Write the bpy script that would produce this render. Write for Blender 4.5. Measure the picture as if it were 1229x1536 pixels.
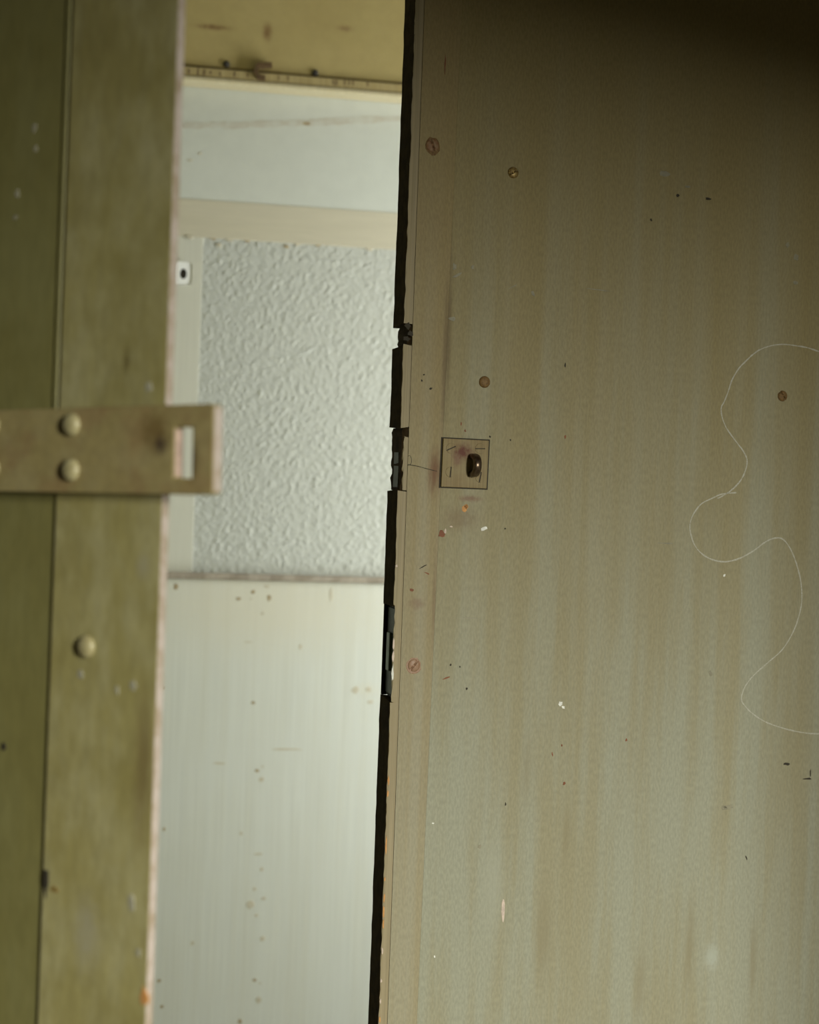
import bpy, bmesh, math, random
import numpy as np
from mathutils import Vector, Matrix

S = bpy.context.scene
for o in list(bpy.data.objects):
    bpy.data.objects.remove(o)
COL = S.collection
R = math.radians

# ------------------------------------------------------------------ camera
W, H, FPX = 1229, 1536, 2022.0
PITCH, ROLL, CZ = R(1.2), R(2.09), 1.25
C = Vector((0, 0, CZ))
FWD = Vector((0, math.cos(PITCH), -math.sin(PITCH)))
X0 = Vector((1, 0, 0)); U0 = Vector((0, math.sin(PITCH), math.cos(PITCH)))
CX = X0 * math.cos(ROLL) + U0 * math.sin(ROLL)
CU = U0 * math.cos(ROLL) - X0 * math.sin(ROLL)
cam = bpy.data.cameras.new('camera')
co = bpy.data.objects.new('camera', cam); COL.objects.link(co)
m = Matrix((CX, CU, -FWD)).transposed().to_4x4(); m.translation = C
co.matrix_world = m
cam.sensor_fit = 'HORIZONTAL'; cam.sensor_width = 56.0
cam.lens = 56.0 * FPX / W
cam.clip_start = 0.02
cam.dof.use_dof = True; cam.dof.focus_distance = 1.325; cam.dof.aperture_fstop = 9.5
S.camera = co

# ------------------------------------------------------------------ world, lights, exposure
wd = bpy.data.worlds.new('world'); S.world = wd; wd.use_nodes = True
bg = wd.node_tree.nodes['Background']
bg.inputs[0].default_value = (0.9, 0.85, 0.7, 1); bg.inputs[1].default_value = 0.008
S.view_settings.view_transform = 'Standard'; S.view_settings.look = 'None'
S.view_settings.exposure = 0.0; S.view_settings.gamma = 1.0
S.view_settings.use_curve_mapping = False

def area(name, loc, direction, sx, sy, power, col):
    l = bpy.data.lights.new(name, 'AREA'); l.shape = 'RECTANGLE'; l.size = sx; l.size_y = sy
    l.energy = power; l.color = col
    o = bpy.data.objects.new(name, l); COL.objects.link(o); o.location = loc
    o.rotation_euler = Vector(direction).to_track_quat('-Z', 'Y').to_euler()
    return o
# daylight of a tall narrow window behind the photographer, to the right
area('window_daylight', (1.41, -1.54, 2.0), (0, 1, 0), 0.30, 1.55, 200, (1.0, 0.99, 0.86))

# ------------------------------------------------------------------ helpers
def ray(px, py):
    return FWD + CX * ((px - W / 2) / FPX) - CU * ((py - H / 2) / FPX)

class Frame:
    """upright frame standing on the floor: x along the face, y into it, z up"""
    def __init__(s, px, depth, deg):
        d = ray(px, 768); P = C + d * (depth / d.y); s.o = Vector((P.x, P.y, 0)); s.deg = deg
        s.mat = Matrix.Translation(s.o) @ Matrix.Rotation(R(deg), 4, 'Z'); s.inv = s.mat.inverted()
    def loc(s, px, py, off=0.0):
        c = s.inv @ C; d = s.inv.to_3x3() @ ray(px, py); k = (off - c.y) / d.y
        p = c + d * k; return p.x, p.z
    def root(s, name):
        o = bpy.data.objects.new(name, None); COL.objects.link(o)
        o.location = s.o; o.rotation_euler = (0, 0, R(s.deg)); o.empty_display_size = .1
        return o

def link(name, me, mat, parent=None, label=None):
    o = bpy.data.objects.new(name, me); COL.objects.link(o)
    if mat: me.materials.append(mat)
    if parent: o.parent = parent
    if label: o['label'] = label
    return o

def mesh(bm, name, smooth=False):
    bmesh.ops.recalc_face_normals(bm, faces=bm.faces)
    me = bpy.data.meshes.new(name); bm.to_mesh(me); bm.free()
    if smooth:
        for p in me.polygons: p.use_smooth = True
    return me

def box(name, b, mat, parent=None, bev=0.0, label=None, seg=2):
    x0, x1, y0, y1, z0, z1 = b
    bm = bmesh.new(); bmesh.ops.create_cube(bm, size=1)
    for v in bm.verts:
        v.co = Vector(((x0 + x1) / 2 + v.co.x * (x1 - x0), (y0 + y1) / 2 + v.co.y * (y1 - y0), (z0 + z1) / 2 + v.co.z * (z1 - z0)))
    if bev: bmesh.ops.bevel(bm, geom=bm.edges[:], offset=bev, segments=seg, affect='EDGES', profile=.5)
    return link(name, mesh(bm, name), mat, parent, label)

def boxes(name, bs, mat, parent=None):
    bm = bmesh.new()
    for (x0, x1, y0, y1, z0, z1) in bs:
        r = bmesh.ops.create_cube(bm, size=1)
        for v in r['verts']:
            v.co = Vector(((x0 + x1) / 2 + v.co.x * (x1 - x0), (y0 + y1) / 2 + v.co.y * (y1 - y0), (z0 + z1) / 2 + v.co.z * (z1 - z0)))
    return link(name, mesh(bm, name), mat, parent)

def sweep(name, sections, mat, parent=None, label=None):
    """closed prism through a list of polygon sections with equal point counts"""
    bm = bmesh.new(); rings = [[bm.verts.new(p) for p in s] for s in sections]
    n = len(rings[0])
    for a, b in zip(rings, rings[1:]):
        for i in range(n):
            bm.faces.new((a[i], a[(i + 1) % n], b[(i + 1) % n], b[i]))
    bm.faces.new(rings[0]); bm.faces.new(rings[-1])
    return link(name, mesh(bm, name), mat, parent, label)

def rough_strip(name, x0, x1, y0, y1, z0, z1, mat, parent, seed, jx=.0006, step=.012, ends=.0015, x0b=None, label=None, back_x=0.0):
    """thin vertical strip with worn edges; back_x leans the rear edge"""
    rnd = random.Random(seed); n = max(2, int((z1 - z0) / step)); secs = []
    for i in range(n + 1):
        z = z0 + (z1 - z0) * i / n
        j = lambda a=jx: rnd.uniform(-a, a)
        e = lambda: rnd.uniform(-ends, ends) if i in (0, n) else 0
        secs.append([(x0 + j(), y0 + abs(j(.0004)), z + e()), (x1, y0, z), (x1, y1, z), (x0 + back_x + j(), y1 + j(), z + e())])
    return sweep(name, secs, mat, parent, label)

def chip(name, u, z, w, h, mat, parent, seed, y=0.0, th=.0003, n=10, ang=0.0, rough=.35):
    """small irregular flake lying on a face"""
    rnd = random.Random(seed); bm = bmesh.new(); f = []; b = []
    ca, sa = math.cos(ang), math.sin(ang)
    for i in range(n):
        a = 2 * math.pi * i / n; k = 1 + rnd.uniform(-rough, rough)
        x, q = math.cos(a) * w / 2 * k, math.sin(a) * h / 2 * k
        x, q = x * ca - q * sa, x * sa + q * ca
        f.append(bm.verts.new((u + x, y - th, z + q))); b.append(bm.verts.new((u + x * 1.12, y + .0002, z + q * 1.12)))
    bm.faces.new(f)
    for i in range(n): bm.faces.new((f[i], f[(i + 1) % n], b[(i + 1) % n], b[i]))
    bm.faces.new(b[::-1])
    return link(name, mesh(bm, name), mat, parent)

def ribbon(name, pts, width, mat, parent, y, th=.0002, seed=0, vary=.35):
    """thin flat line on a face through (u, z) points"""
    rnd = random.Random(seed); P = [Vector((a, b)) for a, b in pts]
    # Catmull-Rom refinement
    Q = []
    for i in range(len(P) - 1):
        p0, p1, p2, p3 = P[max(i - 1, 0)], P[i], P[i + 1], P[min(i + 2, len(P) - 1)]
        for k in range(4):
            t = k / 4
            Q.append(.5 * ((2 * p1) + (p2 - p0) * t + (2 * p0 - 5 * p1 + 4 * p2 - p3) * t * t + (3 * p1 - p0 - 3 * p2 + p3) * t ** 3))
    Q.append(P[-1]); bm = bmesh.new(); prev = None
    for i, q in enumerate(Q):
        t = (Q[min(i + 1, len(Q) - 1)] - Q[max(i - 1, 0)]).normalized(); nrm = Vector((-t.y, t.x))
        w = width * (1 + rnd.uniform(-vary, vary)) / 2
        a, b = q + nrm * w, q - nrm * w
        cur = [bm.verts.new((a.x, y - th, a.y)), bm.verts.new((b.x, y - th, b.y)), bm.verts.new((b.x, y + .0001, b.y)), bm.verts.new((a.x, y + .0001, a.y))]
        if prev:
            for k in range(4): bm.faces.new((prev[k], prev[(k + 1) % 4], cur[(k + 1) % 4], cur[k]))
        else: bm.faces.new(cur)
        prev = cur
    bm.faces.new(prev)
    return link(name, mesh(bm, name), mat, parent)

def dome(name, u, z, y, r, h, mat, parent, slot=None, label=None, slot_w=.16, slot_d=.5):
    """domed screw or rivet head standing out of a face at depth y; slot = angle of the driver slot"""
    bm = bmesh.new(); n = 20; rings = []
    prof = [(1.0, -.0012), (1.0, .12 * h), (.93, .45 * h), (.75, .75 * h), (.5, .92 * h), (.25, h)]
    for pr, ph in prof:
        rings.append([bm.verts.new((u + math.cos(2 * math.pi * i / n) * r * pr, y - ph, z + math.sin(2 * math.pi * i / n) * r * pr)) for i in range(n)])
    for a, b in zip(rings, rings[1:]):
        for i in range(n): bm.faces.new((a[i], a[(i + 1) % n], b[(i + 1) % n], b[i]))
    bm.faces.new(rings[-1]); bm.faces.new(rings[0][::-1])
    if slot is not None:
        d = Vector((math.cos(slot), 0, math.sin(slot))); nn = Vector((-d.z, 0, d.x)); c = Vector((u, y, z))
        for s in (-1, 1):
            bmesh.ops.bisect_plane(bm, geom=bm.verts[:] + bm.edges[:] + bm.faces[:], plane_co=c + nn * s * r * slot_w, plane_no=nn)
        for v in bm.verts:
            if abs((v.co - c).dot(nn)) < r * slot_w * .8 and y - v.co.y > .2 * h: v.co.y += h * slot_d
        mid = [f for f in bm.faces if abs((f.calc_center_median() - c).dot(nn)) < r * slot_w * .95 and y - f.calc_center_median().y > .1 * h]
        if mid:
            ex = bmesh.ops.extrude_discrete_faces(bm, faces=mid)
            for f in ex['faces']:
                for v in f.verts: v.co.y += h * slot_d * .5
    return link(name, mesh(bm, name, True), mat, parent, label)

# ------------------------------------------------------------------ materials
def nt(name):
    m = bpy.data.materials.new(name); m.use_nodes = True
    return m, m.node_tree, m.node_tree.nodes['Principled BSDF']

def N(t, typ, **kw):
    n = t.nodes.new(typ)
    for k, v in kw.items():
        if k in n.inputs.keys(): n.inputs[k].default_value = v
        else: setattr(n, k, v)
    return n

def noise(t, vec, scale, detail=4, rough=.6, mapscale=(1, 1, 1), off=(0, 0, 0)):
    mp = N(t, 'ShaderNodeMapping'); mp.inputs['Scale'].default_value = mapscale; mp.inputs['Location'].default_value = off
    t.links.new(vec, mp.inputs['Vector'])
    n = N(t, 'ShaderNodeTexNoise', Scale=scale, Detail=detail, Roughness=rough); t.links.new(mp.outputs[0], n.inputs['Vector'])
    return n.outputs['Fac']

def ramp(t, fac, a, b, c0=0.0, c1=1.0):
    r = N(t, 'ShaderNodeMapRange'); r.interpolation_type = 'SMOOTHSTEP'
    for i, v in ((1, a), (2, b), (3, c0), (4, c1)): r.inputs[i].default_value = v
    t.links.new(fac, r.inputs[0]); return r.outputs[0]

def mul(t, a, b, op='MULTIPLY'):
    n = N(t, 'ShaderNodeMath', operation=op)
    for i, v in enumerate((a, b)):
        if isinstance(v, (int, float)): n.inputs[i].default_value = v
        else: t.links.new(v, n.inputs[i])
    return n.outputs[0]

def mixc(t, fac, a, b):
    n = N(t, 'ShaderNodeMix', data_type='RGBA')
    if isinstance(fac, (int, float)): n.inputs[0].default_value = fac
    else: t.links.new(fac, n.inputs[0])
    for i, v in ((6, a), (7, b)):
        if isinstance(v, tuple): n.inputs[i].default_value = (*v, 1)
        else: t.links.new(v, n.inputs[i])
    return n.outputs[2]

def blob(t, vec, u, z, su, sz):
    """soft spot of its own shape at (u, z) on a face"""
    mp = N(t, 'ShaderNodeMapping'); mp.vector_type = 'TEXTURE'
    mp.inputs['Location'].default_value = (u, 0, z); mp.inputs['Scale'].default_value = (su, 1e3, sz)
    t.links.new(vec, mp.inputs['Vector'])
    g = N(t, 'ShaderNodeTexGradient', gradient_type='QUADRATIC_SPHERE'); t.links.new(mp.outputs[0], g.inputs[0])
    return g.outputs['Fac']

def paint(name, base, alt, alt2=None, streak=(60, 1, 1.2), amt=.6, mott=7.0, rough=(.38, .55), bump=.15, stains=(), streak2=None, fine=(600, 60, 8), fine_amt=.12, spec=.5):
    m, t, b = nt(name); tc = N(t, 'ShaderNodeTexCoord').outputs['Object']
    s1 = noise(t, tc, 1.0, 5, .65, streak)
    s2 = noise(t, tc, mott, 4, .6)
    f1 = noise(t, tc, 1.0, 2, .5, fine)
    col = mixc(t, mul(t, ramp(t, s1, .38, .68), amt), base, alt)
    if alt2: col = mixc(t, mul(t, ramp(t, s2, .42, .7), .65), col, alt2)
    if streak2:  # (colour, map scale, z low, z high, strength): wash streaks; the height fade paints in browner upper shade
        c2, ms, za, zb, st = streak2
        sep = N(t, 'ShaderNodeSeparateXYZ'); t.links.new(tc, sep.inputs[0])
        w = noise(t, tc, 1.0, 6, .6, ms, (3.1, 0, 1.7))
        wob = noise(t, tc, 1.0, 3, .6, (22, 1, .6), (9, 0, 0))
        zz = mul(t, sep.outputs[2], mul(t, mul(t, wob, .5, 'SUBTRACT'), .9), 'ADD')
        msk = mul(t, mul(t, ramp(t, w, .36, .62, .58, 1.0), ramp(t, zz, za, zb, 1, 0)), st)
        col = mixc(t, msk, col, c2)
    dk = N(t, 'ShaderNodeMix', data_type='RGBA', blend_type='MULTIPLY'); dk.inputs[0].default_value = 1
    t.links.new(col, dk.inputs[6])
    cc = N(t, 'ShaderNodeCombineColor'); v = ramp(t, f1, .25, .75, 1 - fine_amt, 1 + fine_amt)
    for i in range(3): t.links.new(v, cc.inputs[i])
    t.links.new(cc.outputs[0], dk.inputs[7]); col = dk.outputs[2]
    for (u, z, su, sz, c, a) in stains:
        g = blob(t, tc, u, z, su, sz); nn = noise(t, tc, 1.0, 6, .72, (230, 60, 230) if sz < 3 * su else (260, 60, 22))
        col = mixc(t, mul(t, ramp(t, mul(t, g, nn), .06, .42), a), col, c)
    t.links.new(col, b.inputs['Base Color'])
    t.links.new(ramp(t, s1, .3, .7, rough[1], rough[0]), b.inputs['Roughness'])
    b.inputs['Specular IOR Level'].default_value = spec
    bp = N(t, 'ShaderNodeBump', Strength=bump, Distance=.0006)
    hh = mul(t, mul(t, f1, .7), mul(t, s1, .8), 'ADD')
    t.links.new(hh, bp.inputs['Height']); t.links.new(bp.outputs[0], b.inputs['Normal'])
    return m

def plain(name, col, rough=.6, metal=0.0, col2=None, scale=120, bump=.1, spec=.5):
    m, t, b = nt(name); tc = N(t, 'ShaderNodeTexCoord').outputs['Object']
    n = noise(t, tc, scale, 5, .65)
    t.links.new(mixc(t, ramp(t, n, .4, .62), col, col2 or tuple(c * .75 for c in col)), b.inputs['Base Color'])
    b.inputs['Roughness'].default_value = rough; b.inputs['Metallic'].default_value = metal; b.inputs['Specular IOR Level'].default_value = spec
    bp = N(t, 'ShaderNodeBump', Strength=bump, Distance=.0005); t.links.new(n, bp.inputs['Height']); t.links.new(bp.outputs[0], b.inputs['Normal'])
    return m

def thing(frame, name, c, label, cat):
    o = bpy.data.objects.new(name, None); COL.objects.link(o); o.empty_display_size = .03
    o.location = frame.mat @ Vector(c); o.rotation_euler = (0, 0, R(frame.deg)); o['label'] = label; o['category'] = cat
    return o
def under(root, o, c):
    o.parent = root; o.location = -Vector(c); return o

# ------------------------------------------------------------------ frames
RF = Frame(595.5, 1.30, 16)      # right leaf, root at its free edge
LF = Frame(243, 0.78, -33)       # left leaf, root at its free edge
BF = Frame(430, 2.20, 9)         # inner door wall
DW = 0.90                        # leaf width
hingeL = LF.mat @ Vector((-DW, 0, 0)); hingeR = RF.mat @ Vector((DW, 0, 0))
bl = BF.inv @ hingeL; br = BF.inv @ hingeR       # in the inner wall's frame
YD = (bl.y + br.y) / 2                            # plane of the outer door frame (negative)
XL, XR = bl.x, br.x
DTOP = 2.06

# materials
ru, rz = RF.loc(696, 694)
plate_u, plate_z = ru, rz
def rl(px, py): return RF.loc(px, py)
st_l = rl(657, 700); st_t = rl(690, 675); st_b = rl(705, 748)
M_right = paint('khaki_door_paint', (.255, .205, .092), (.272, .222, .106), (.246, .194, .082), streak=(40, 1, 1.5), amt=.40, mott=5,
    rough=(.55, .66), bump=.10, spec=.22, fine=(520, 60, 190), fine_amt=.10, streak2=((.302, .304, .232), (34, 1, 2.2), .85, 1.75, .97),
    stains=((st_l[0], st_l[1], .016, .055, (.14, .055, .03), .7), (st_b[0], st_b[1], .030, .008, (.18, .07, .05), .55),
            (rl(690, 778)[0], rl(690, 778)[1], .05, .03, (.19, .13, .075), .5), (rl(672, 500)[0], rl(672, 500)[1], .010, .20, (.12, .08, .04), .6), (rl(663, 610)[0], rl(663, 610)[1], .006, .07, (.08, .05, .03), .8),
            (rl(1068, 1435)[0], rl(1068, 1435)[1], .022, .035, (.38, .40, .34), .7), (rl(740, 1330)[0], rl(740, 1330)[1], .03, .12, (.34, .345, .275), .5), (rl(1130, 1440)[0], rl(1130, 1440)[1], .012, .12, (.235, .205, .125), .6),
            (rl(1035, 1420)[0], rl(1035, 1420)[1], .014, .13, (.235, .205, .125), .6), (rl(815, 1400)[0], rl(815, 1400)[1], .022, .13, (.24, .21, .13), .55), (rl(850, 1250)[0], rl(850, 1250)[1], .010, .08, (.235, .205, .125), .5), (rl(960, 1480)[0], rl(960, 1480)[1], .016, .10, (.24, .21, .13), .5), (rl(790, 1150)[0], rl(790, 1150)[1], .012, .08, (.235, .205, .125), .45)))
M_stile = paint('khaki_stile_paint', (.275, .214, .100), (.295, .236, .122), (.252, .190, .088), streak=(70, 1, .7), amt=.5, mott=9, rough=(.55, .66), bump=.1, spec=.22, fine=(520, 60, 190), fine_amt=.09, streak2=((.318, .312, .240), (60, 1, 1.1), .75, 1.65, .70),
    stains=((rl(625, 905)[0], rl(625, 905)[1], .02, .015, (.2, .12, .08), .5), (rl(668, 540)[0], rl(668, 540)[1], .008, .20, (.12, .08, .04), .6), (rl(652, 900)[0], rl(652, 900)[1], .006, .14, (.17, .11, .06), .5), (st_l[0] - .003, st_l[1] - .006, .018, .055, (.14, .055, .03), .75)))
M_edge = plain('dark_edge_timber', (.024, .016, .005), .9, col2=(.015, .010, .003), scale=90, bump=.2, spec=.03)
M_lip = paint('khaki_lipping_paint', (.285, .235, .14), (.33, .28, .185), streak=(200, 1, 3), amt=.5, rough=(.55, .65), bump=.1, spec=.22)
M_left = paint('olive_stile_paint', (.325, .287, .112), (.425, .395, .215), (.255, .220, .075), streak=(26, 1, 11), amt=.85, mott=17, rough=(.45, .6), bump=.12, fine=(170, 60, 60), fine_amt=.08,
    stains=((LF.loc(130, 1400)[0], LF.loc(130, 1400)[1], .03, .06, (.36, .34, .25), .6), (LF.loc(215, 1150)[0], LF.loc(215, 1150)[1], .02, .12, (.17, .12, .05), .6), (LF.loc(215, 850)[0], LF.loc(215, 850)[1], .015, .02, (.36, .34, .25), .5),
            (LF.loc(190, 540)[0], LF.loc(190, 540)[1], .008, .02, (.13, .10, .03), .7)))
M_leftp = paint('olive_panel_paint', (.210, .192, .066), (.240, .228, .095), (.186, .168, .055), streak=(20, 1, 7), amt=.7, mott=12, rough=(.4, .55), bump=.10, fine=(170, 60, 60), fine_amt=.06)
M_hasp = paint('painted_hasp_steel', (.315, .258, .110), (.36, .305, .155), (.27, .175, .080), streak=(40, 1, 40), amt=.7, mott=34, rough=(.38, .55), bump=.12, fine=(190, 60, 190), fine_amt=.07,
    stains=((LF.loc(250, 650)[0], LF.loc(250, 650)[1], .03, .03, (.13, .075, .02), .7), (LF.loc(305, 690)[0], LF.loc(305, 690)[1], .012, .03, (.09, .06, .025), .8), (LF.loc(258, 668)[0], LF.loc(258, 668)[1], .012, .014, (.06, .04, .03), .8)))
M_rivet = plain('painted_rivet', (.37, .33, .18), .42, col2=(.30, .26, .13), scale=160)
M_pink = plain('worn_pink_primer', (.47, .40, .36), .6, col2=(.34, .27, .20), scale=60)
M_rust = plain('rusted_steel', (.20, .095, .04), .6, col2=(.24, .15, .075), scale=300, bump=.4)
M_brass = plain('dull_brass', (.36, .26, .09), .4, .4, col2=(.22, .14, .05), scale=500, bump=.3)
M_brown = plain('rusty_brown_screw', (.21, .125, .045), .6, col2=(.13, .075, .03), scale=500, bump=.5, spec=.25)
M_pinkrust = plain('pinkish_painted_screw', (.30, .19, .12), .5, col2=(.26, .14, .075), scale=350, bump=.3)
M_plate = paint('painted_plate', (.245, .192, .095), (.265, .215, .115), (.225, .160, .080), streak=(40, 1, 40), amt=.6, mott=60, rough=(.55, .66), bump=.1, spec=.22,
    stains=((rl(693, 678)[0], rl(693, 678)[1], .026, .020, (.11, .032, .018), .98), (rl(684, 690)[0], rl(684, 690)[1], .012, .02, (.17, .08, .055), .6)))
M_loop = plain('worn_dark_steel', (.12, .085, .055), .28, .7, col2=(.06, .035, .02), scale=150, bump=.2)
M_lock = plain('verdigris_lock_steel', (.030, .036, .022), .55, .2, col2=(.014, .018, .011), scale=120)
M_black = plain('lock_recess_black', (.012, .011, .008), .8)
M_splint = plain('splintered_timber', (.030, .020, .009), .9, col2=(.016, .010, .004), scale=70, bump=.6, spec=.05)
M_chalk = plain('white_chalk', (.50, .49, .42), .9, col2=(.33, .31, .24), scale=900)
M_white = plain('white_paint_fleck', (.80, .80, .74), .5)
M_orange = plain('orange_bare_timber', (.60, .29, .09), .7)
M_rose = plain('pale_pink_undercoat', (.62, .50, .42), .6)
M_grey = plain('grey_scuff', (.27, .25, .17), .6)
M_redspot = plain('rust_fleck', (.22, .075, .03), .7)
M_dark = plain('dark_pit', (.035, .028, .016), .8)
M_cream = paint('cream_panel_paint', (.55, .56, .475), (.53, .53, .435), (.56, .575, .505), streak=(60, 1, 1.2), amt=.8, mott=3, rough=(.4, .55), bump=.12, fine=(380, 60, 5), fine_amt=.045,
    stains=((BF.loc(400, 905)[0], BF.loc(400, 905)[1], .60, .22, (.57, .53, .39), .6), (BF.loc(550, 1035)[0], BF.loc(550, 1035)[1], .05, .03, (.55, .53, .41), .5)))
M_rail = paint('beige_rail_paint', (.49, .45, .325), (.51, .47, .35), streak=(2, 1, 30), amt=.6, mott=6, rough=(.45, .6), bump=.08, fine=(20, 60, 300), fine_amt=.03)
M_iwhite = paint('blue_white_plaster', (.52, .535, .455), (.54, .55, .475), (.51, .52, .44), streak=(3, 1, 9), amt=.6, mott=4, rough=(.5, .65), bump=.06, fine=(50, 50, 50), fine_amt=.02)
M_tan = paint('tan_lintel_paint', (.36, .285, .108), (.39, .31, .13), (.335, .258, .095), streak=(8, 1, 14), amt=.6, mott=6, rough=(.45, .6), bump=.1, fine=(60, 60, 60), fine_amt=.03,
    stains=((BF.loc(320, 48)[0], BF.loc(320, 48)[1], .07, .012, (.17, .095, .03), .9), (BF.loc(400, 55)[0], BF.loc(400, 55)[1], .018, .035, (.17, .09, .03), .9), (BF.loc(515, 50)[0], BF.loc(515, 50)[1], .03, .014, (.20, .12, .045), .7)))
M_lip2 = paint('tan_moulding_paint', (.36, .285, .125), (.29, .22, .085), streak=(140, 1, 3), amt=.8, rough=(.45, .6), bump=.1)
M_bead = paint('grimy_bead_paint', (.33, .285, .215), (.20, .165, .115), streak=(30, 1, 60), amt=.9, rough=(.5, .6), bump=.1)
M_spot = plain('brown_dirt_spot', (.30, .235, .13), .8, col2=(.36, .29, .17))
M_grime = plain('dark_grime', (.17, .115, .045), .8)
M_faint = plain('faint_dirt_spot', (.46, .42, .30), .8, col2=(.48, .44, .32))
M_stainline = plain('brown_water_line', (.455, .43, .34), .8, col2=(.50, .50, .415), scale=40)
M_floor = paint('worn_floor', (.16, .14, .10), (.20, .18, .13), streak=(6, 6, 6), amt=.6, rough=(.6, .8), bump=.1)
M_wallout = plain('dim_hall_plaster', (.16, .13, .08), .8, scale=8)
M_frame = paint('brown_frame_paint', (.15, .12, .07), (.18, .15, .09), streak=(60, 60, 2), amt=.6, rough=(.4, .55))
M_escut = plain('white_plastic', (.82, .82, .76), .35, col2=(.78, .78, .72))

def glass_mat():
    m, t, b = nt('patterned_obscure_glass')
    b.inputs['Base Color'].default_value = (.60, .61, .53, 1); b.inputs['Roughness'].default_value = .16
    b.inputs['Transmission Weight'].default_value = .25; b.inputs['IOR'].default_value = 1.5
    b.inputs['Specular IOR Level'].default_value = .8
    return m
M_glass = glass_mat()

def struct(o, label=None, cat=None):
    o['kind'] = 'structure'
    if label: o['label'] = label
    if cat: o['category'] = cat
    return o

def place(o):
    o.location = BF.o; o.rotation_euler = (0, 0, R(BF.deg)); return o

# ------------------------------------------------------------------ shell of the place (inner wall frame: x along, y inward, z up)
XLw, XRw = XL - .03, XR + .03
struct(place(boxes('floor', [(XL - 1.6, XR + 1.6, YD - 4.2, .4, -.08, 0)], M_floor)), 'worn brown floor running through the open doors', 'floor')
# wall around the opening, seen from the photographer's side
T = .12
YW = YD + .012
struct(place(boxes('wall_front', [(XL - 1.5, XLw - .045, YW, YW + T, 0, 2.5), (XRw + .045, XR + 1.5, YW, YW + T, 0, 2.5), (XLw - .045, XRw + .045, YW, YW + T, 2.12, 2.5)], M_wallout)), 'dim plaster wall around the double door', 'wall')
fr = place(boxes('trim_1', [(XLw - .045, XLw, YW - .0, YW + T, 0, 2.12), (XRw, XRw + .045, YW, YW + T, 0, 2.12), (XLw, XRw, YW, YW + T, 2.075, 2.12)], M_frame))
struct(fr, 'brown painted frame of the double door', 'door frame')
# little lobby between the two sets of doors
WIN = (YD + .22, -.16, .55, 1.80)     # lobby window in the right wall: y0, y1, z0, z1
struct(place(boxes('wall_left', [(XLw - .145, XLw - .045, YW + T, .12, 0, 2.5)], M_iwhite)), 'pale left wall of the lobby behind the doors', 'wall')
xr = XRw + .045
y0, y1, z0, z1 = WIN
struct(place(boxes('wall_right', [(xr, xr + .1, YW + T, y0, 0, 2.5), (xr, xr + .1, y1, .12, 0, 2.5), (xr, xr + .1, y0, y1, 0, z0), (xr, xr + .1, y0, y1, z1, 2.5)], M_iwhite)), 'pale right wall of the lobby with a window', 'wall')
struct(place(boxes('window_1', [(xr + .02, xr + .06, y0, y0 + .03, z0, z1), (xr + .02, xr + .06, y1 - .03, y1, z0, z1), (xr + .02, xr + .06, y0 + .03, y1 - .03, z0, z0 + .03), (xr + .02, xr + .06, y0 + .03, y1 - .03, z1 - .03, z1)], M_iwhite)), 'white window frame in the lobby side wall', 'window')
struct(place(boxes('ceiling', [(XLw - .145, xr + .1, YW + T, .12, 2.5, 2.56)], M_iwhite)), 'white ceiling of the lobby', 'ceiling')
wl = BF.mat @ Vector((xr + .05, (y0 + y1) / 2, (z0 + z1) / 2)); wdir = BF.mat.to_3x3() @ Vector((-1, .12, 0))
area('lobby_window_daylight', wl, wdir, y1 - y0 - .06, z1 - z0 - .06, 34.5, (.955, 1.0, 1.04))
# photographer's hall: added shading bulkhead above, back wall with the tall window slit
bk = sweep('shade_bulkhead', [[(x, -.05, 1.612 - .15 * x), (x, .0, 1.612 - .15 * x), (x, .0, 3.1), (x, -.05, 3.1)] for x in (-2.2, 2.6)], M_wallout)  # unseen blocker, added to cut window light off the upper doors
struct(boxes('shade_pier', [(.945, 1.30, -.05, 0, 0, 1.40)], M_wallout), 'unseen plaster pier added to shade the khaki door', 'wall')  # unseen blocker, added to darken the right side of the khaki leaf
struct(bk, 'unseen sloping bulkhead added to shade the door tops', 'wall')
struct(boxes('wall_rear', [(-2.2, 1.26, -1.72, -1.58, 0, 3.1), (1.56, 2.6, -1.72, -1.58, 0, 3.1), (1.26, 1.56, -1.72, -1.58, 0, 1.225), (1.26, 1.56, -1.72, -1.58, 2.775, 3.1)], M_wallout), 'dim rear wall of the hall with a narrow tall window', 'wall')

# ------------------------------------------------------------------ inner door wall
bloc = BF.loc
d3 = place(bpy.data.objects.new('door_3', None)); COL.objects.link(d3)
struct(d3, 'pale inner door with obscure glass pane above cream panel', 'door')
gl = .012                                              # glass sits this far behind the rails
u_st = bloc(297, 600)[0]                               # stile / glass joint
z_lo = bloc(420, 866)[1]                               # top of lower panel
z_gt = bloc(420, 362)[1]                               # top of glass
z_rt = bloc(420, 306)[1]                               # top of beige rail
U1 = bloc(860, 700)[0]
US = u_st - .10
box('lower_panel', (US, U1, 0, .035, .02, z_lo - .006), M_cream, d3, .0015)
box('glazing_bead', (US, U1, -.006, .03, z_lo - .006, z_lo + .004), M_bead, d3, .002)
box('stile', (US, u_st, 0.0110, .035, z_lo + .004, z_gt), paint('pale_stile_paint', (.53, .52, .42), (.55, .545, .45), streak=(60, 1, 2), rough=(.4, .5), bump=.08, fine_amt=.03), d3, .0004)
box('stile', (U1 - .09, U1, 0.009, .035, z_lo + .004, z_gt), M_cream, d3, .002)
box('rail', (US, U1, .0090, .035, z_gt, z_rt), M_rail, d3, .0004)
box('backing_board', (u_st, U1 - .09, .03, .036, z_lo + .004, z_gt), M_cream, d3)
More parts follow.
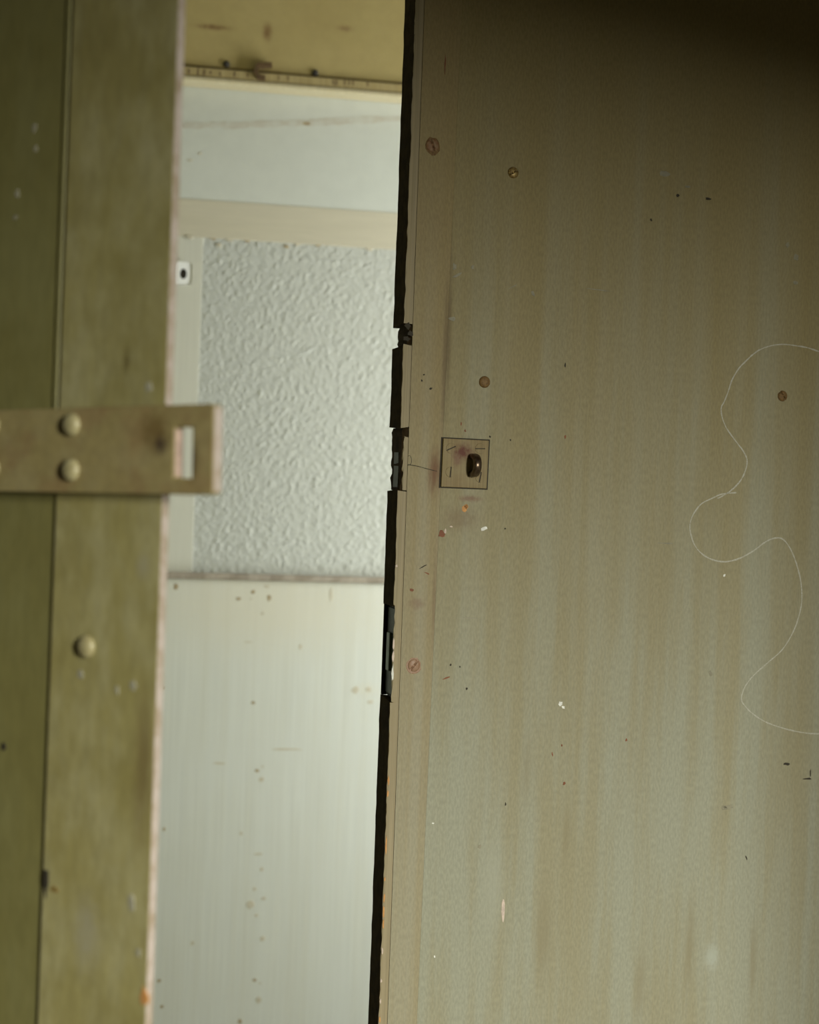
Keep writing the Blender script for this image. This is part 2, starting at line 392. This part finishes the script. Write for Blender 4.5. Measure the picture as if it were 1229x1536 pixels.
# patterned glass: every dimple is geometry
def glass():
    rng = np.random.default_rng(7)
    x0, x1 = u_st - .001, U1 - .089
    st = .0016; nx = int((x1 - x0) / st); nz = int((z_gt - z_lo - .004) / st)
    Hh = np.zeros((nz + 1, nx + 1)); K = 6
    gy, gx = np.mgrid[-K:K + 1, -K:K + 1] * st
    for k in range(int(nx * nz * st * st / (.0075 ** 2) * 6.0)):
        i, j = rng.integers(0, nz + 1), rng.integers(0, nx + 1)
        a = (.75 if rng.random() < .62 else -.6) + rng.normal() * .35
        p = gx * math.cos(a) + gy * math.sin(a); q = -gx * math.sin(a) + gy * math.cos(a)
        g = np.exp(-(p / .0029) ** 2 - (q / .0018) ** 2) * rng.uniform(.4, 1) * (1 if rng.random() < .75 else -.8)
        ia, ib, ja, jb = max(0, i - K), min(nz, i + K), max(0, j - K), min(nx, j + K)
        Hh[ia:ib + 1, ja:jb + 1] += g[ia - i + K:ib - i + K + 1, ja - j + K:jb - j + K + 1]
    xs = np.linspace(x0, x1, nx + 1); zs = np.linspace(z_lo + .0035, z_gt, nz + 1)
    X, Z = np.meshgrid(xs, zs)
    Y = gl - Hh * .00036
    v = np.stack([X, Y, Z], -1).reshape(-1, 3)
    idx = np.arange((nx + 1) * (nz + 1)).reshape(nz + 1, nx + 1)
    f = np.stack([idx[:-1, :-1], idx[:-1, 1:], idx[1:, 1:], idx[1:, :-1]], -1).reshape(-1, 4)
    nv = len(v)
    v = np.concatenate([v, [[x0, gl + .006, zs[0]], [x1, gl + .006, zs[0]], [x1, gl + .006, zs[-1]], [x0, gl + .006, zs[-1]]]])
    faces = f.tolist() + [[nv, nv + 3, nv + 2, nv + 1]]
    me = bpy.data.meshes.new('glass_pane'); me.from_pydata(v.tolist(), [], faces)
    for p in me.polygons: p.use_smooth = True
    return link('glass_pane', me, M_glass, d3, 'patterned obscure glass pane')
glass()
# keyhole plate on the stile
def escutcheon():
    u, z = bloc(275, 411, .009); hw, hh = .0145, .0185
    bm = bmesh.new(); n = 24; out = []; inn = []; inb = []; outb = []
    for i in range(n):
        a = 2 * math.pi * i / n; c, s = math.cos(a), math.sin(a)
        k = 1 / max(abs(c), abs(s)); k = min(k, 1.26)
        hx, hz = (.0055 * c, .0085 * s)
        out.append(bm.verts.new((u + hw * c * k, .0055, z + hh * s * k))); outb.append(bm.verts.new((u + hw * c * k, .0042, z + hh * s * k)))
        inn.append(bm.verts.new((u + hx, .0055, z + hz))); inb.append(bm.verts.new((u + hx, .0088, z + hz)))
    for i in range(n):
        j = (i + 1) % n
        bm.faces.new((out[i], out[j], inn[j], inn[i])); bm.faces.new((out[i], outb[i], outb[j], out[j])); bm.faces.new((inn[i], inn[j], inb[j], inb[i]))
    e = link('keyhole_plate', mesh(bm, 'keyhole_plate'), M_escut, d3, 'white plastic plate with an oval keyhole')
    chip('keyhole', u, z, .0105, .0165, M_dark, e, 4, y=.0089, th=.0002, rough=.05, n=14)
escutcheon()
# plaster above the rail and the tan lintel across it
z_lip0 = bloc(275, 119, -.032)[1]; z_lip1 = bloc(275, 99, -.026)[1]
struct(place(boxes('wall_back', [(XLw - .045, US, .0, .12, 0, 2.5), (U1, xr, 0, .12, 0, 2.5), (US, U1, 0.010, .12, z_rt, 2.5), (US, U1, .036, .12, 0, z_rt)], M_iwhite)), 'bluish white plaster wall above the inner door', 'wall')
wb = bpy.data.objects['wall_back']
lt = place(bpy.data.objects.new('trim_2', None)); COL.objects.link(lt); struct(lt, 'tan painted lintel board with a rusty hook above the inner door', 'lintel')
box('board', (XLw, xr - .005, -.024, .009, z_lip1 + .003, 2.45), M_tan, lt, .002)
box('joint', (XLw, xr - .005, -.0215, .009, z_lip1 - .0005, z_lip1 + .003), plain('brown_joint', (.13, .085, .03), .8), lt)
box('moulding', (XLw, xr - .005, -.030, .009, z_lip0 + .0075, z_lip1 - .0005), M_lip2, lt, .002)
box('moulding_lip', (XLw, xr - .005, -.032, .009, z_lip0, z_lip0 + .007), paint('pale_tan_lip', (.47, .41, .25), (.44, .37, .21), streak=(30, 1, 30), rough=(.4, .5)), lt, .002)
def hook():
    Y = -.033; p = [bloc(*q, Y) for q in ((408, 97), (386, 98), (384, 108), (388, 116), (398, 117))]
    secs = []
    bm = bmesh.new(); prev = None
    for i, (u, z) in enumerate(p):
        a = Vector(p[min(i + 1, len(p) - 1)]) - Vector(p[max(i - 1, 0)]); a.normalize(); nrm = Vector((-a.y, a.x)) * .0035
        c = [bm.verts.new((u + nrm.x, Y - .003, z + nrm.y)), bm.verts.new((u - nrm.x, Y - .003, z - nrm.y)), bm.verts.new((u - nrm.x, Y + .008, z - nrm.y)), bm.verts.new((u + nrm.x, Y + .008, z + nrm.y))]
        if prev:
            for k in range(4): bm.faces.new((prev[k], prev[(k + 1) % 4], c[(k + 1) % 4], c[k]))
        else: bm.faces.new(c)
        prev = c
    bm.faces.new(prev)
    link('hook', mesh(bm, 'hook'), plain('rusty_hook', (.10, .055, .015), .7), lt, 'small rusty brown hook')
hook()
for k, (x, y) in enumerate(((340, 96), (473, 109))):
    u, z = bloc(x, y, -.025); dome('nail_head', u, z, -.0239, .0055, .004, M_dark, lt)
for k, (x, h) in enumerate(((283, 9), (297, 12), (306, 11), (316, 8), (330, 8), (352, 9), (371, 8), (418, 9), (432, 8), (500, 9), (505, 10), (517, 9), (524, 9), (530, 10), (552, 8))):
    y = 106 + (x - 275) * .075; u, z = bloc(x, y, -.030)
    chip('dirt_streak', u, z, .0035, h * .00105, M_grime, lt, k, y=-.0300, th=.0002, n=7)
# water line on the plaster
ribbon('water_line', [bloc(x, y, .004) for x, y in ((272, 186), (300, 187), (325, 186), (350, 187), (385, 185), (420, 184), (455, 183), (480, 182), (520, 180), (560, 178), (640, 176))], .0100, M_stainline, wb, .010, .0003, 3)
for k, (x, y, w) in enumerate(((460, 184, 9), (300, 229, 5), (285, 239, 5))):
    u, z = bloc(x, y, .004); chip('dirt_speck', u, z, w * .0013, w * .0007, M_spot if k == 0 else M_faint, wb, k, y=.0098)
# dirt spots on the cream panel (pixel size of each in the photograph)
spots = [(264, 880, 6, 10, 1), (380, 888, 6, 6, 1), (358, 898, 6, 5, 1), (404, 897, 7, 9, 1), (377, 898, 4, 3, 0), (401, 880, 8, 4, 0), (394, 920, 5, 5, 0), (497, 892, 5, 22, 0), (451, 970, 5, 8, 0), (380, 1054, 6, 5, 1),
    (386, 1156, 6, 5, 1), (394, 1150, 3, 4, 0), (392, 1169, 8, 7, 0), (246, 1244, 5, 5, 1), (393, 1304, 5, 6, 0), (382, 1333, 5, 5, 0), (376, 1357, 12, 13, 0), (396, 1348, 6, 6, 0), (385, 1373, 6, 5, 0), (289, 1415, 5, 7, 0), (394, 1408, 7, 7, 0),
    (239, 1471, 6, 5, 1), (382, 1470, 6, 5, 1), (390, 1475, 4, 3, 0), (388, 1500, 8, 10, 0), (243, 1510, 5, 5, 1), (360, 1532, 6, 8, 1), (533, 1035, 11, 10, 0), (553, 1034, 9, 8, 0), (556, 1053, 9, 5, 0), (372, 963, 14, 2, 0), (430, 1124, 54, 3, 0), (330, 1145, 20, 3, 0), (388, 1281, 12, 3, 0), (245, 1032, 3, 4, 1), (362, 1250, 4, 5, 0)]
for k, (x, y, w, h, d) in enumerate(spots):
    u, z = bloc(x, y)
    chip('dirt_speck', u, z, w * .00108, h * .00108, M_spot if d else M_faint, d3, k, y=0, th=.0003, rough=.25)
for k in range(9):      # grime along the top of the glass
    x = (285, 320, 346, 372, 328, 430, 448, 478, 555)[k]; y = (352, 353, 356, 357, 364, 366, 362, 364, 369)[k]
    u, z = bloc(x, y, .004); chip('grime', u, z - .003, .010, .006, M_spot if k % 2 else M_faint, d3, 40 + k, y=.0088 if x < 297 else .0115, th=.001)

# ------------------------------------------------------------------ right leaf
d2 = RF.root('door_2'); struct(d2, 'khaki painted door leaf with staple plate and chalk scribble', 'door')
TH = .038; LIPW = .0088
u_seam = rl(659, 768)[0]
REC = .0002
zb, zt = .012, DTOP
# painted stile and face sheet; both stand clear of each other by a hair
sl = .0078                       # the joint leans a little
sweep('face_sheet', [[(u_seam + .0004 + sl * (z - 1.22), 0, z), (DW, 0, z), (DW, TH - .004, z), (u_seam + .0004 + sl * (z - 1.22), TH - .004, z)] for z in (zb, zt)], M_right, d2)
sweep('stile', [[(LIPW + .0006, REC, z), (u_seam + .00035 + sl * (z - 1.22), REC, z), (u_seam + .00035 + sl * (z - 1.22), TH - .002, z), (LIPW + .0007, TH - .002, z)] for z in (zb, zt)], M_stile, d2)
zz = lambda y: RF.loc(590, y)[1]
segs = [(-400, 485, 0, 1), (516, 640, 0, 2), (736, 909, 0, 3), (1052, 2900, 0, 4)]
def lipping(ya, yb, off, seed):
    z1 = min(zz(ya), zt); z0 = max(zz(yb), zb)
    rough_strip('edge_lipping', off, LIPW, .0002, TH, z0, z1, M_edge, d2, seed, jx=.00035)
    rough_strip('painted_lip', off + .0004, LIPW, -.0004, .0003, z0 + .0005, z1 - .0005, M_lip, d2, seed + 20, jx=.0006, step=.008)
for s in segs: lipping(*s)
# broken places in the edge
rough_strip('splintered_edge', .0052, LIPW + .0006, .0025, TH - .0012, zz(515), zz(485.5), M_splint, d2, 31, jx=.0011, step=.003, ends=.0004)
rough_strip('splintered_edge', .0030, LIPW, .0012, TH - .0006, zz(735.5), zz(640.5), M_splint, d2, 32, jx=.0008, step=.004, ends=.0004)
rough_strip('painted_lip', .0044, LIPW, -.0003, .0014, zz(735), zz(655), M_lip, d2, 37, jx=.0010, step=.005)
rough_strip('strike_pocket', .0024, .004, .010, .026, zz(732), zz(678), M_lock, d2, 33, jx=.0004, label='dull grey-green metal in the broken edge')
for k, (x, y, w, h) in enumerate(((612, 489, 8, 10), (616, 500, 8, 7), (610, 508, 9, 6))):
    u, z = rl(x, y); chip('splinter_hole', u, z, w * .00066, h * .00066, M_dark, d2, 50 + k, y=REC if u > LIPW else -.0004, th=.0004)
# lock let into the edge
z1, z0 = zz(910), zz(1051)
lk = rough_strip('edge_lock', .0050, LIPW, .0002, TH, z0, z1, M_black, d2, 35, jx=.0001, label='dark green lock let into the door edge')
box('lock_rim', (.0006, .006, TH - .0035, TH, z0 + .0005, z1 - .0005), M_edge, lk, .0004)
box('lock_case', (.0040, .0056, .006, TH - .0036, z0 + .004, z1 - .003), M_lock, lk, .0004)
box('lock_bolt', (.0012, .0050, .015, .026, zz(1010), zz(952)), plain('green_bolt_steel', (.075, .10, .07), .45, .2), lk, .0008)
rough_strip('painted_lip', .0016, LIPW, -.0004, .0010, z0 - .0025, z1 + .0025, M_lip, d2, 36, jx=.0007, step=.006)
for k, (x, y, w, h, mt) in enumerate(((590.5, 965, 2.5, 14, M_rose), (588.5, 985, 3, 16, M_rose), (587.5, 1010, 2.5, 22, M_white), (594, 849, 3, 4, M_rose))):
    u, z = RF.loc(x, y); chip('paint_chip', max(u, .0014), z, w * .0007, h * .00066, mt, d2, 60 + k, y=-.0006)
for k, (y, h) in enumerate(((1170, 14), (1190, 10), (1268, 22), (1318, 6), (1345, 12), (1366, 18), (1385, 14), (1425, 10), (1470, 6), (1500, 9), (1528, 8))):
    z = zz(y); chip('paint_chip', .0012, z, .0016, h * .00066, M_orange if k not in (7, 8, 9) else M_rose, d2, 70 + k, y=-.0006, n=8)

# screws and nails in the face
screws = [(649, 218, .0066, M_rust, 1.9, 'stile', 'rusty recessed screw head on the stile'), (770, 259, .0056, M_brass, .5, 'face', 'yellow brass screw head'), (727, 573, .0058, M_brown, None, 'face', 'brown domed nail head'),
    (1174, 594, .0056, M_brown, 2.2, 'face', 'brown domed nail head'), (621, 998, .0062, M_pinkrust, .9, 'stile', 'pinkish painted screw head')]
for (x, y, r, mt, sl_, where, lab) in screws:
    yy = REC if where == 'stile' else 0
    u, z = RF.loc(x, y, yy)
    s = dome('screw_head', u, z, yy, r, .0026 if sl_ is None or where == 'face' else .0016, mt, d2, sl_, lab)
    if where == 'stile': chip('rust_ring', u, z - .0006, r * 2.2, r * 2.45, M_pinkrust if y > 900 else M_brown, s, int(x), y=yy, th=.0002, n=16, rough=.12)

# staple plate
def staple():
    c = [Vector(RF.loc(x, y)) for x, y in ((664.2, 657.6), (732.3, 661), (728.7, 732.8), (660.8, 730))]
    cen = sum(c, Vector((0, 0))) / 4
    ex = ((c[1] - c[0]) + (c[2] - c[3])) / 4; ez = ((c[0] - c[3]) + (c[1] - c[2])) / 4
    bm = bmesh.new(); f = []; b = []
    for sx, sz in ((-1, 1), (1, 1), (1, -1), (-1, -1)):
        p = cen + ex * sx + ez * sz; f.append(bm.verts.new((p.x, -.0032, p.y))); b.append(bm.verts.new((p.x, .0002, p.y)))
    bm.faces.new(f); bm.faces.new(b[::-1])
    for i in range(4): bm.faces.new((f[i], f[(i + 1) % 4], b[(i + 1) % 4], b[i]))
    bmesh.ops.bevel(bm, geom=bm.edges[:], offset=.0005, segments=2, affect='EDGES', profile=.5)
    cc = (cen.x, 0, cen.y); root = thing(RF, 'hasp_staple', cc, 'square painted staple plate with dark loop on the khaki door', 'staple')
    pl = under(root, link('plate', mesh(bm, 'plate'), M_plate), cc)
    # shadow line round the plate, painted as a thin dark strip
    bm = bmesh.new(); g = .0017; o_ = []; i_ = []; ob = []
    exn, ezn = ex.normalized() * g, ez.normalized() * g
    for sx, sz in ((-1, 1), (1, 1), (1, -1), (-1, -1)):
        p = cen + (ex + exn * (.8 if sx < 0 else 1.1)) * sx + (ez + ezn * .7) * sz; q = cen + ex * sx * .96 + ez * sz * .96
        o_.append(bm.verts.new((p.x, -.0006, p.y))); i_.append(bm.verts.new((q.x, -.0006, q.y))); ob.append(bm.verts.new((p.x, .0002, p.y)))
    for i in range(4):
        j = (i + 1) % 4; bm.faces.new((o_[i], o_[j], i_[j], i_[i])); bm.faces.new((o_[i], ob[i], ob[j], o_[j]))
    link('shadow_seam', mesh(bm, 'shadow_seam'), M_dark, pl)
    # slotted screws, painted over
    Y = -.0032
    for (x, y, a, r) in ((677, 672.5, .45, .0052), (720.5, 673, .03, .0052), (676, 708, 1.5, .0052), (720.5, 716, 1.4, .0052)):
        u, z = RF.loc(x, y, Y)
        bm = bmesh.new()
        for s in (-1, 1):
            top = []; bot = []
            for k in range(11):
                t = math.acos(min(1, .13)) ; th = a + s * (math.pi / 2) + (-1 + 2 * k / 10) * (math.pi / 2 - .13)
                top.append(bm.verts.new((u + math.cos(th) * r * .94, Y - .00045, z + math.sin(th) * r * .94))); bot.append(bm.verts.new((u + math.cos(th) * r, Y + .0002, z + math.sin(th) * r)))
            bm.faces.new(top); bm.faces.new(bot[::-1])
            for k in range(11): bm.faces.new((top[k], top[(k + 1) % 11], bot[(k + 1) % 11], bot[k]))
        sc = under(root, link('screw_head', mesh(bm, 'screw_head'), M_plate), cc)
        du, dz = math.cos(a) * r, math.sin(a) * r
        ribbon('screw_slot', [(u - du, z - dz), (u + du, z + dz)], .0009, M_dark, sc, Y, .00015, vary=.1)
    # staple loop: a bar bent into a U standing out of the plate
    u, z = RF.loc(709, 698, Y); Rj, rn = .0085, .0031
    bm = bmesh.new(); rings = []
    path = []
    for k in range(21):
        a = -math.pi / 2 + math.pi * k / 20
        path.append((Vector((0, Y - .0055 - Rj * 1.15 * math.cos(a), z + Rj * math.sin(a))), a))
    path = [(Vector((0, Y + .001, z - Rj)), -math.pi / 2)] + path + [(Vector((0, Y + .001, z + Rj)), math.pi / 2)]
    for p, a in path:
        rad = Vector((0, -math.cos(a), math.sin(a))); ring = []
        for q in range(16):
            b_ = 2 * math.pi * q / 16
            sx = math.copysign(abs(math.cos(b_)) ** .7, math.cos(b_)); sr = math.copysign(abs(math.sin(b_)) ** .7, math.sin(b_))
            v = p + rad * sr * rn; ring.append(bm.verts.new((u + sx * rn * 1.30, v.y, v.z)))
        rings.append(ring)
    for A, B in zip(rings, rings[1:]):
        for q in range(16): bm.faces.new((A[q], A[(q + 1) % 16], B[(q + 1) % 16], B[q]))
    bm.faces.new(rings[0]); bm.faces.new(rings[-1])
    under(root, link('staple_loop', mesh(bm, 'staple_loop', True), M_loop, None, 'dark worn steel staple loop'), cc)
staple()

# chalk scribble (points taken in the detail view, 2.325 px per photo px)
ch = lambda l: [RF.loc(980 + a / 2.325, 480 + b / 2.325) for a, b in l]
ext = [(900, 330), (830, 240), (740, 170), (650, 130)]
c1 = ext + [(579, 110), (540, 97), (500, 90), (455, 85), (410, 90), (370, 105), (345, 123), (330, 137), (300, 168), (275, 210), (262, 250), (248, 285), (238, 305), (240, 335), (255, 375), (285, 418), (315, 458), (328, 490), (322, 525), (305, 560), (275, 592), (245, 612), (225, 622)]
c2 = [(290, 602), (240, 607), (210, 620), (170, 640), (145, 670), (130, 705), (130, 740), (145, 785), (170, 815), (205, 835), (250, 843), (300, 832), (350, 805), (395, 772), (430, 760), (455, 766), (480, 800), (500, 850), (515, 910), (519, 970), (512, 1020), (490, 1085), (450, 1150), (400, 1195), (350, 1240), (320, 1280), (308, 1320), (320, 1345), (350, 1375), (400, 1405), (470, 1428), (530, 1440), (579, 1443), (700, 1440), (820, 1420)]
ck = ribbon('chalk_line', ch(c1), .0012, M_chalk, d2, 0, .0001, 1, .4); ck['label'] = 'looping white chalk scribble'
ck = ribbon('chalk_line', ch(c2), .0012, M_chalk, d2, 0, .0001, 2, .4); ck['label'] = 'looping white chalk scribble'

# flecks, chips and pits: photo x, y, width, height, material, angle
fl = [(727, 793, 11, 5, M_white, .3), (697, 763, 8, 11, M_orange, -.6), (700, 760, 6, 7, M_orange, .6), (662, 801, 9, 10, M_redspot, 0), (668, 797, 2.5, 8, M_rose, 0), (677, 790, 4, 2, M_rose, 0),
    (682, 400, 5, 9, M_grey, 0), (686, 413, 18, 3, M_grey, .5), (709, 401, 5, 6, M_grey, 0), (679, 478, 10, 6, M_grey, 0), (841, 1056, 7, 7, M_white, .8), (845, 1061, 6, 4, M_white, -.6), (755, 1368, 5, 34, M_rose, 0),
    (1087, 863, 4, 4, M_white, 0), (847, 1175, 5, 5, M_redspot, 0), (998, 260, 14, 9, M_grey, 0), (1032, 280, 8, 4, M_grey, 0), (1017, 293, 6, 5, M_dark, .5), (1063, 298, 9, 4, M_dark, 0), (977, 330, 3, 4, M_dark, 0), (1182, 368, 6, 8, M_grey, 0), (1195, 386, 9, 9, M_grey, 0), (1194, 424, 8, 5, M_grey, 0),
    (766, 660, 3, 3, M_dark, 0), (735, 655, 2.5, 3, M_dark, 0), (758, 793, 2.5, 2.5, M_dark, 0), (692, 636, 2, 6, M_redspot, 0), (698, 646, 2.5, 4, M_redspot, .3), (690, 1000, 2, 3, M_dark, 0), (650, 1235, 3, 2, M_white, 0), (652, 1435, 2.5, 3, M_white, 0), (720, 1270, 5, 7, M_grey, .4),
    (940, 1110, 3, 4, M_redspot, 0), (843, 1118, 2.5, 3, M_redspot, 0), (829, 1132, 2, 6, M_redspot, .2), (1120, 1287, 2, 8, M_dark, .4), (1180, 1146, 12, 4, M_dark, 0), (1212, 1168, 15, 2.5, M_dark, 0), (1216, 1160, 2.5, 12, M_dark, 0), (1092, 1211, 18, 6, M_grey, .2), (1087, 1210, 8, 4, M_grey, -.3), (1066, 1010, 6, 9, M_grey, .3),
    (848, 548, 2, 8, M_dark, 0), (848, 655, 2.5, 6, M_redspot, 0), (706, 927, 26, 1.5, M_grey, -.05), (676, 997, 2.5, 3, M_dark, 0), (1000, 815, 26, 2, M_grey, 0), (900, 435, 40, 1.2, M_grey, -.05), (770, 430, 14, 1.5, M_grey, .5), (800, 440, 5, 10, M_grey, .4), (700, 1033, 3, 4, M_dark, 0), (670, 1017, 10, 2, M_redspot, .3), (560 + 365 * .544, 1080 + 232 * .544, 2, 5, M_dark, 0)]
for k, (x, y, w, h, mt, a) in enumerate(fl):
    u, z = rl(x, y)
    on = u > u_seam + sl * (z - 1.22)
    nm = {M_white: 'paint_chip', M_orange: 'paint_chip', M_rose: 'paint_chip', M_grey: 'scuff', M_redspot: 'rust_fleck', M_dark: 'pit'}[mt]
    chip(nm, u, z, w * .00066, h * .00066, mt, d2, 100 + k, y=0 if on else REC, ang=a, th=.0002)
for k, (x, y, w, h, mt, a) in enumerate([(618, 885, 6, 5, M_redspot, 0), (636, 562, 3, 2, M_dark, .4), (646, 583, 5, 3, M_dark, .4), (633, 571, 2.5, 3, M_dark, 0), (635, 850, 14, 1.4, M_dark, .5), (641, 860, 8, 2, M_redspot, -.4), (708 - 40, 96, 2, 26, M_redspot, 0)]):
    u, z = RF.loc(x, y, REC); chip('rust_fleck' if mt is M_redspot else 'pit', u, z, w * .00066, h * .00066, mt, d2, 300 + k, y=REC, ang=a, th=.0002)
# hairline crack running from lipping to plate
ribbon('hairline_crack', [RF.loc(x, y, REC) for x, y in ((612, 697), (625, 699), (640, 703), (656, 707))], .0006, M_dark, d2, REC, .0001, 5)
ribbon('hairline_crack', [RF.loc(x, y, REC) for x, y in ((610, 685), (616, 684), (617, 695), (611, 698))], .0005, M_dark, d2, REC, .0001, 6)

# ------------------------------------------------------------------ left leaf
d1 = LF.root('door_1'); struct(d1, 'olive painted door leaf carrying a hasp strap', 'door')
ll = LF.loc
us = ll(84, 768)[0]
slL = 0.006
jx = lambda z: us + slL * (z - 1.22)
sweep('stile', [[(jx(z), 0, z), (-.0006, 0, z), (-.0006, .0058, z), (jx(z), .0058, z)] for z in (zb, zt)], M_left, d1)
rough_strip('worn_edge', -.0006, .0, .0002, .0058, zb, zt, M_pink, d1, 5, jx=.0003, step=.02)
sweep('panel', [[(-DW, .0020, z), (jx(z) - .0006, .0020, z), (jx(z) - .0006, .012, z), (-DW, .012, z)] for z in (zb, zt)], M_leftp, d1)
sweep('panel_bead', [[(jx(z) - .0085, .0024, z), (jx(z) - .0068, .0008, z), (jx(z) - .0045, .0008, z), (jx(z) - .0030, .0024, z)] for z in (1.275, zt)], M_leftp, d1)
box('core', (-DW, -.048, .0121, .030, zb, zt), M_leftp, d1)
for (x, y, w, h) in ((69, 1325, 9, 50), (90, 584, 7, 22), (83, 776, 7, 12), (2, 1120, 10, 16)):
    u, z = ll(x, y); chip('edge_gouge', u, z, w * .0004, h * .0004, M_dark, d1, int(y), y=0.0 if u > jx(z) else .0020, th=.0004)
u, z = ll(82, 1334); chip('paint_chip', u, z, .007, .004, plain('ochre_chip', (.26, .18, .05), .7), d1, 9, y=0)
u, z = ll(130, 970); dome('screw_head', u, z, 0, .0070, .0040, M_rivet, d1, None, 'pale paint-covered domed screw')
M_pale = plain('pale_olive_fleck', (.40, .38, .28), .6)
for k, (x, y, w, h) in enumerate(((224, 580, 13, 12), (121, 1012, 12, 12), (200, 1028, 14, 14), (198, 1354, 12, 20), (176, 1034, 8, 14), (208, 1430, 8, 12), (48, 190, 12, 14), (50, 222, 8, 10), (22, 290, 10, 12), (20, 325, 10, 6))):
    u, z = ll(x, y); chip('paint_fleck', u, z, w * .00039, h * .00039, M_pale, d1, 400 + k, y=0 if u > jx(z) else .0020)
u, z = ll(231, 1500); chip('paint_chip', -.0015, z, .006, .010, M_orange, d1, 77, y=0)

def hasp():
    Y1, Y0 = -.0095, -.0020          # front and back of the strap
    corner = {k: Vector(LF.loc(*k, Y1)) for k in ((0, 614), (320, 605), (320, 743), (0, 738))}
    a = math.atan2((corner[(320, 605)] - corner[(0, 614)]).y, (corner[(320, 605)] - corner[(0, 614)]).x)
    b = math.atan2((corner[(320, 743)] - corner[(0, 738)]).y, (corner[(320, 743)] - corner[(0, 738)]).x)
    tilt = (a + b) / 2
    cR = (corner[(320, 605)] + corner[(320, 743)]) / 2; hh = abs(corner[(320, 605)].y - corner[(320, 743)].y) / 2
    print('hasp tilt', math.degrees(a), math.degrees(b), 'height', 2 * hh)
    ct, st = math.cos(tilt), math.sin(tilt)
    loc = lambda x, z: (cR.x + x * ct - z * st, cR.y + x * st + z * ct)
    inv = lambda u, z: ((u - cR.x) * ct + (z - cR.y) * st, -(u - cR.x) * st + (z - cR.y) * ct)
    s0 = inv(*LF.loc(262, 641, Y1)); s1 = inv(*LF.loc(287, 717, Y1))
    xs = [-.34, -.05, s0[0], s1[0], -.004, 0]; zs = [-hh, s1[1], s0[1], hh]
    bm = bmesh.new(); F_ = {}; B_ = {}
    for i, x in enumerate(xs):
        for j, z in enumerate(zs):
            zq = z * (.97 if i == 5 and j in (0, 3) else 1)
            p = loc(x, zq); F_[i, j] = bm.verts.new((p[0], Y1, p[1])); B_[i, j] = bm.verts.new((p[0], Y0, p[1]))
    for i in range(5):
        for j in range(3):
            if (i, j) == (2, 1): continue
            bm.faces.new((F_[i, j], F_[i + 1, j], F_[i + 1, j + 1], F_[i, j + 1])); bm.faces.new((B_[i, j], B_[i, j + 1], B_[i + 1, j + 1], B_[i + 1, j]))
    def side(p, q): bm.faces.new((F_[p], F_[q], B_[q], B_[p]))
    for i in range(5): side((i, 0), (i + 1, 0)); side((i, 3), (i + 1, 3))
    for j in range(3): side((0, j), (0, j + 1)); side((5, j), (5, j + 1))
    side((2, 1), (3, 1)); side((2, 2), (3, 2)); side((2, 1), (2, 2)); side((3, 1), (3, 2))
    bmesh.ops.recalc_face_normals(bm, faces=bm.faces)
    sharp = [e for e in bm.edges if len(e.link_faces) == 2 and e.calc_face_angle() > .8]
    bmesh.ops.bevel(bm, geom=sharp, offset=.0010, segments=2, affect='EDGES', profile=.5)
    cc = (cR.x, 0, cR.y); root = thing(LF, 'hasp', cc, 'thick painted steel hasp with domed rivets on the olive door', 'hasp')
    h = under(root, link('strap', mesh(bm, 'strap'), M_hasp, None, 'painted steel strap with a worn slot'), cc)
    # bare worn metal on the end and inside the slot
    p = [loc(.0001, q) for q in (-hh * .93, hh * .93)]
    sweep('worn_end', [[(x + .0003, Y1 + .0006, z), (x + .0003, Y0 - .0006, z), (x - .0008, Y0 - .0006, z), (x - .0008, Y1 + .0006, z)] for x, z in p], M_pink, h)
    p = [loc(s0[0] + .0001, q) for q in (s1[1] + .0008, s0[1] - .0008)]
    sweep('worn_slot_edge', [[(x + .0003, Y1 + .0006, z), (x + .0003, Y0 - .0006, z), (x - .0008, Y0 - .0006, z), (x - .0008, Y1 + .0006, z)] for x, z in p], plain('pink_slot_primer', (.52, .38, .31), .6), h)
    for (x, y) in ((108, 637), (107, 705), (-12, 638), (-12, 702)):
        u, z = LF.loc(x, y, Y1); under(root, dome('rivet', u, z, Y1, .0070, .0043, M_rivet, root), cc)
    hx, hz = loc(-.343, 0)
    rg = lambda z: [(hx + math.cos(k * math.pi / 6) * .0055, -.0056 + math.sin(k * math.pi / 6) * .0055, z) for k in range(12)]
    under(root, sweep('hinge_barrel', [rg(hz - hh * .96), rg(hz + hh * .96)], M_hasp, root), cc)
    # packing plate that keeps the strap off the leaf
    p = [loc(-.34, 0), loc(-.05, 0)]
    box('packing_plate', (p[0][0], p[1][0], Y0 - .0001, .0001, cR.y - hh * .7, cR.y + hh * .55), M_hasp, h)
hasp()
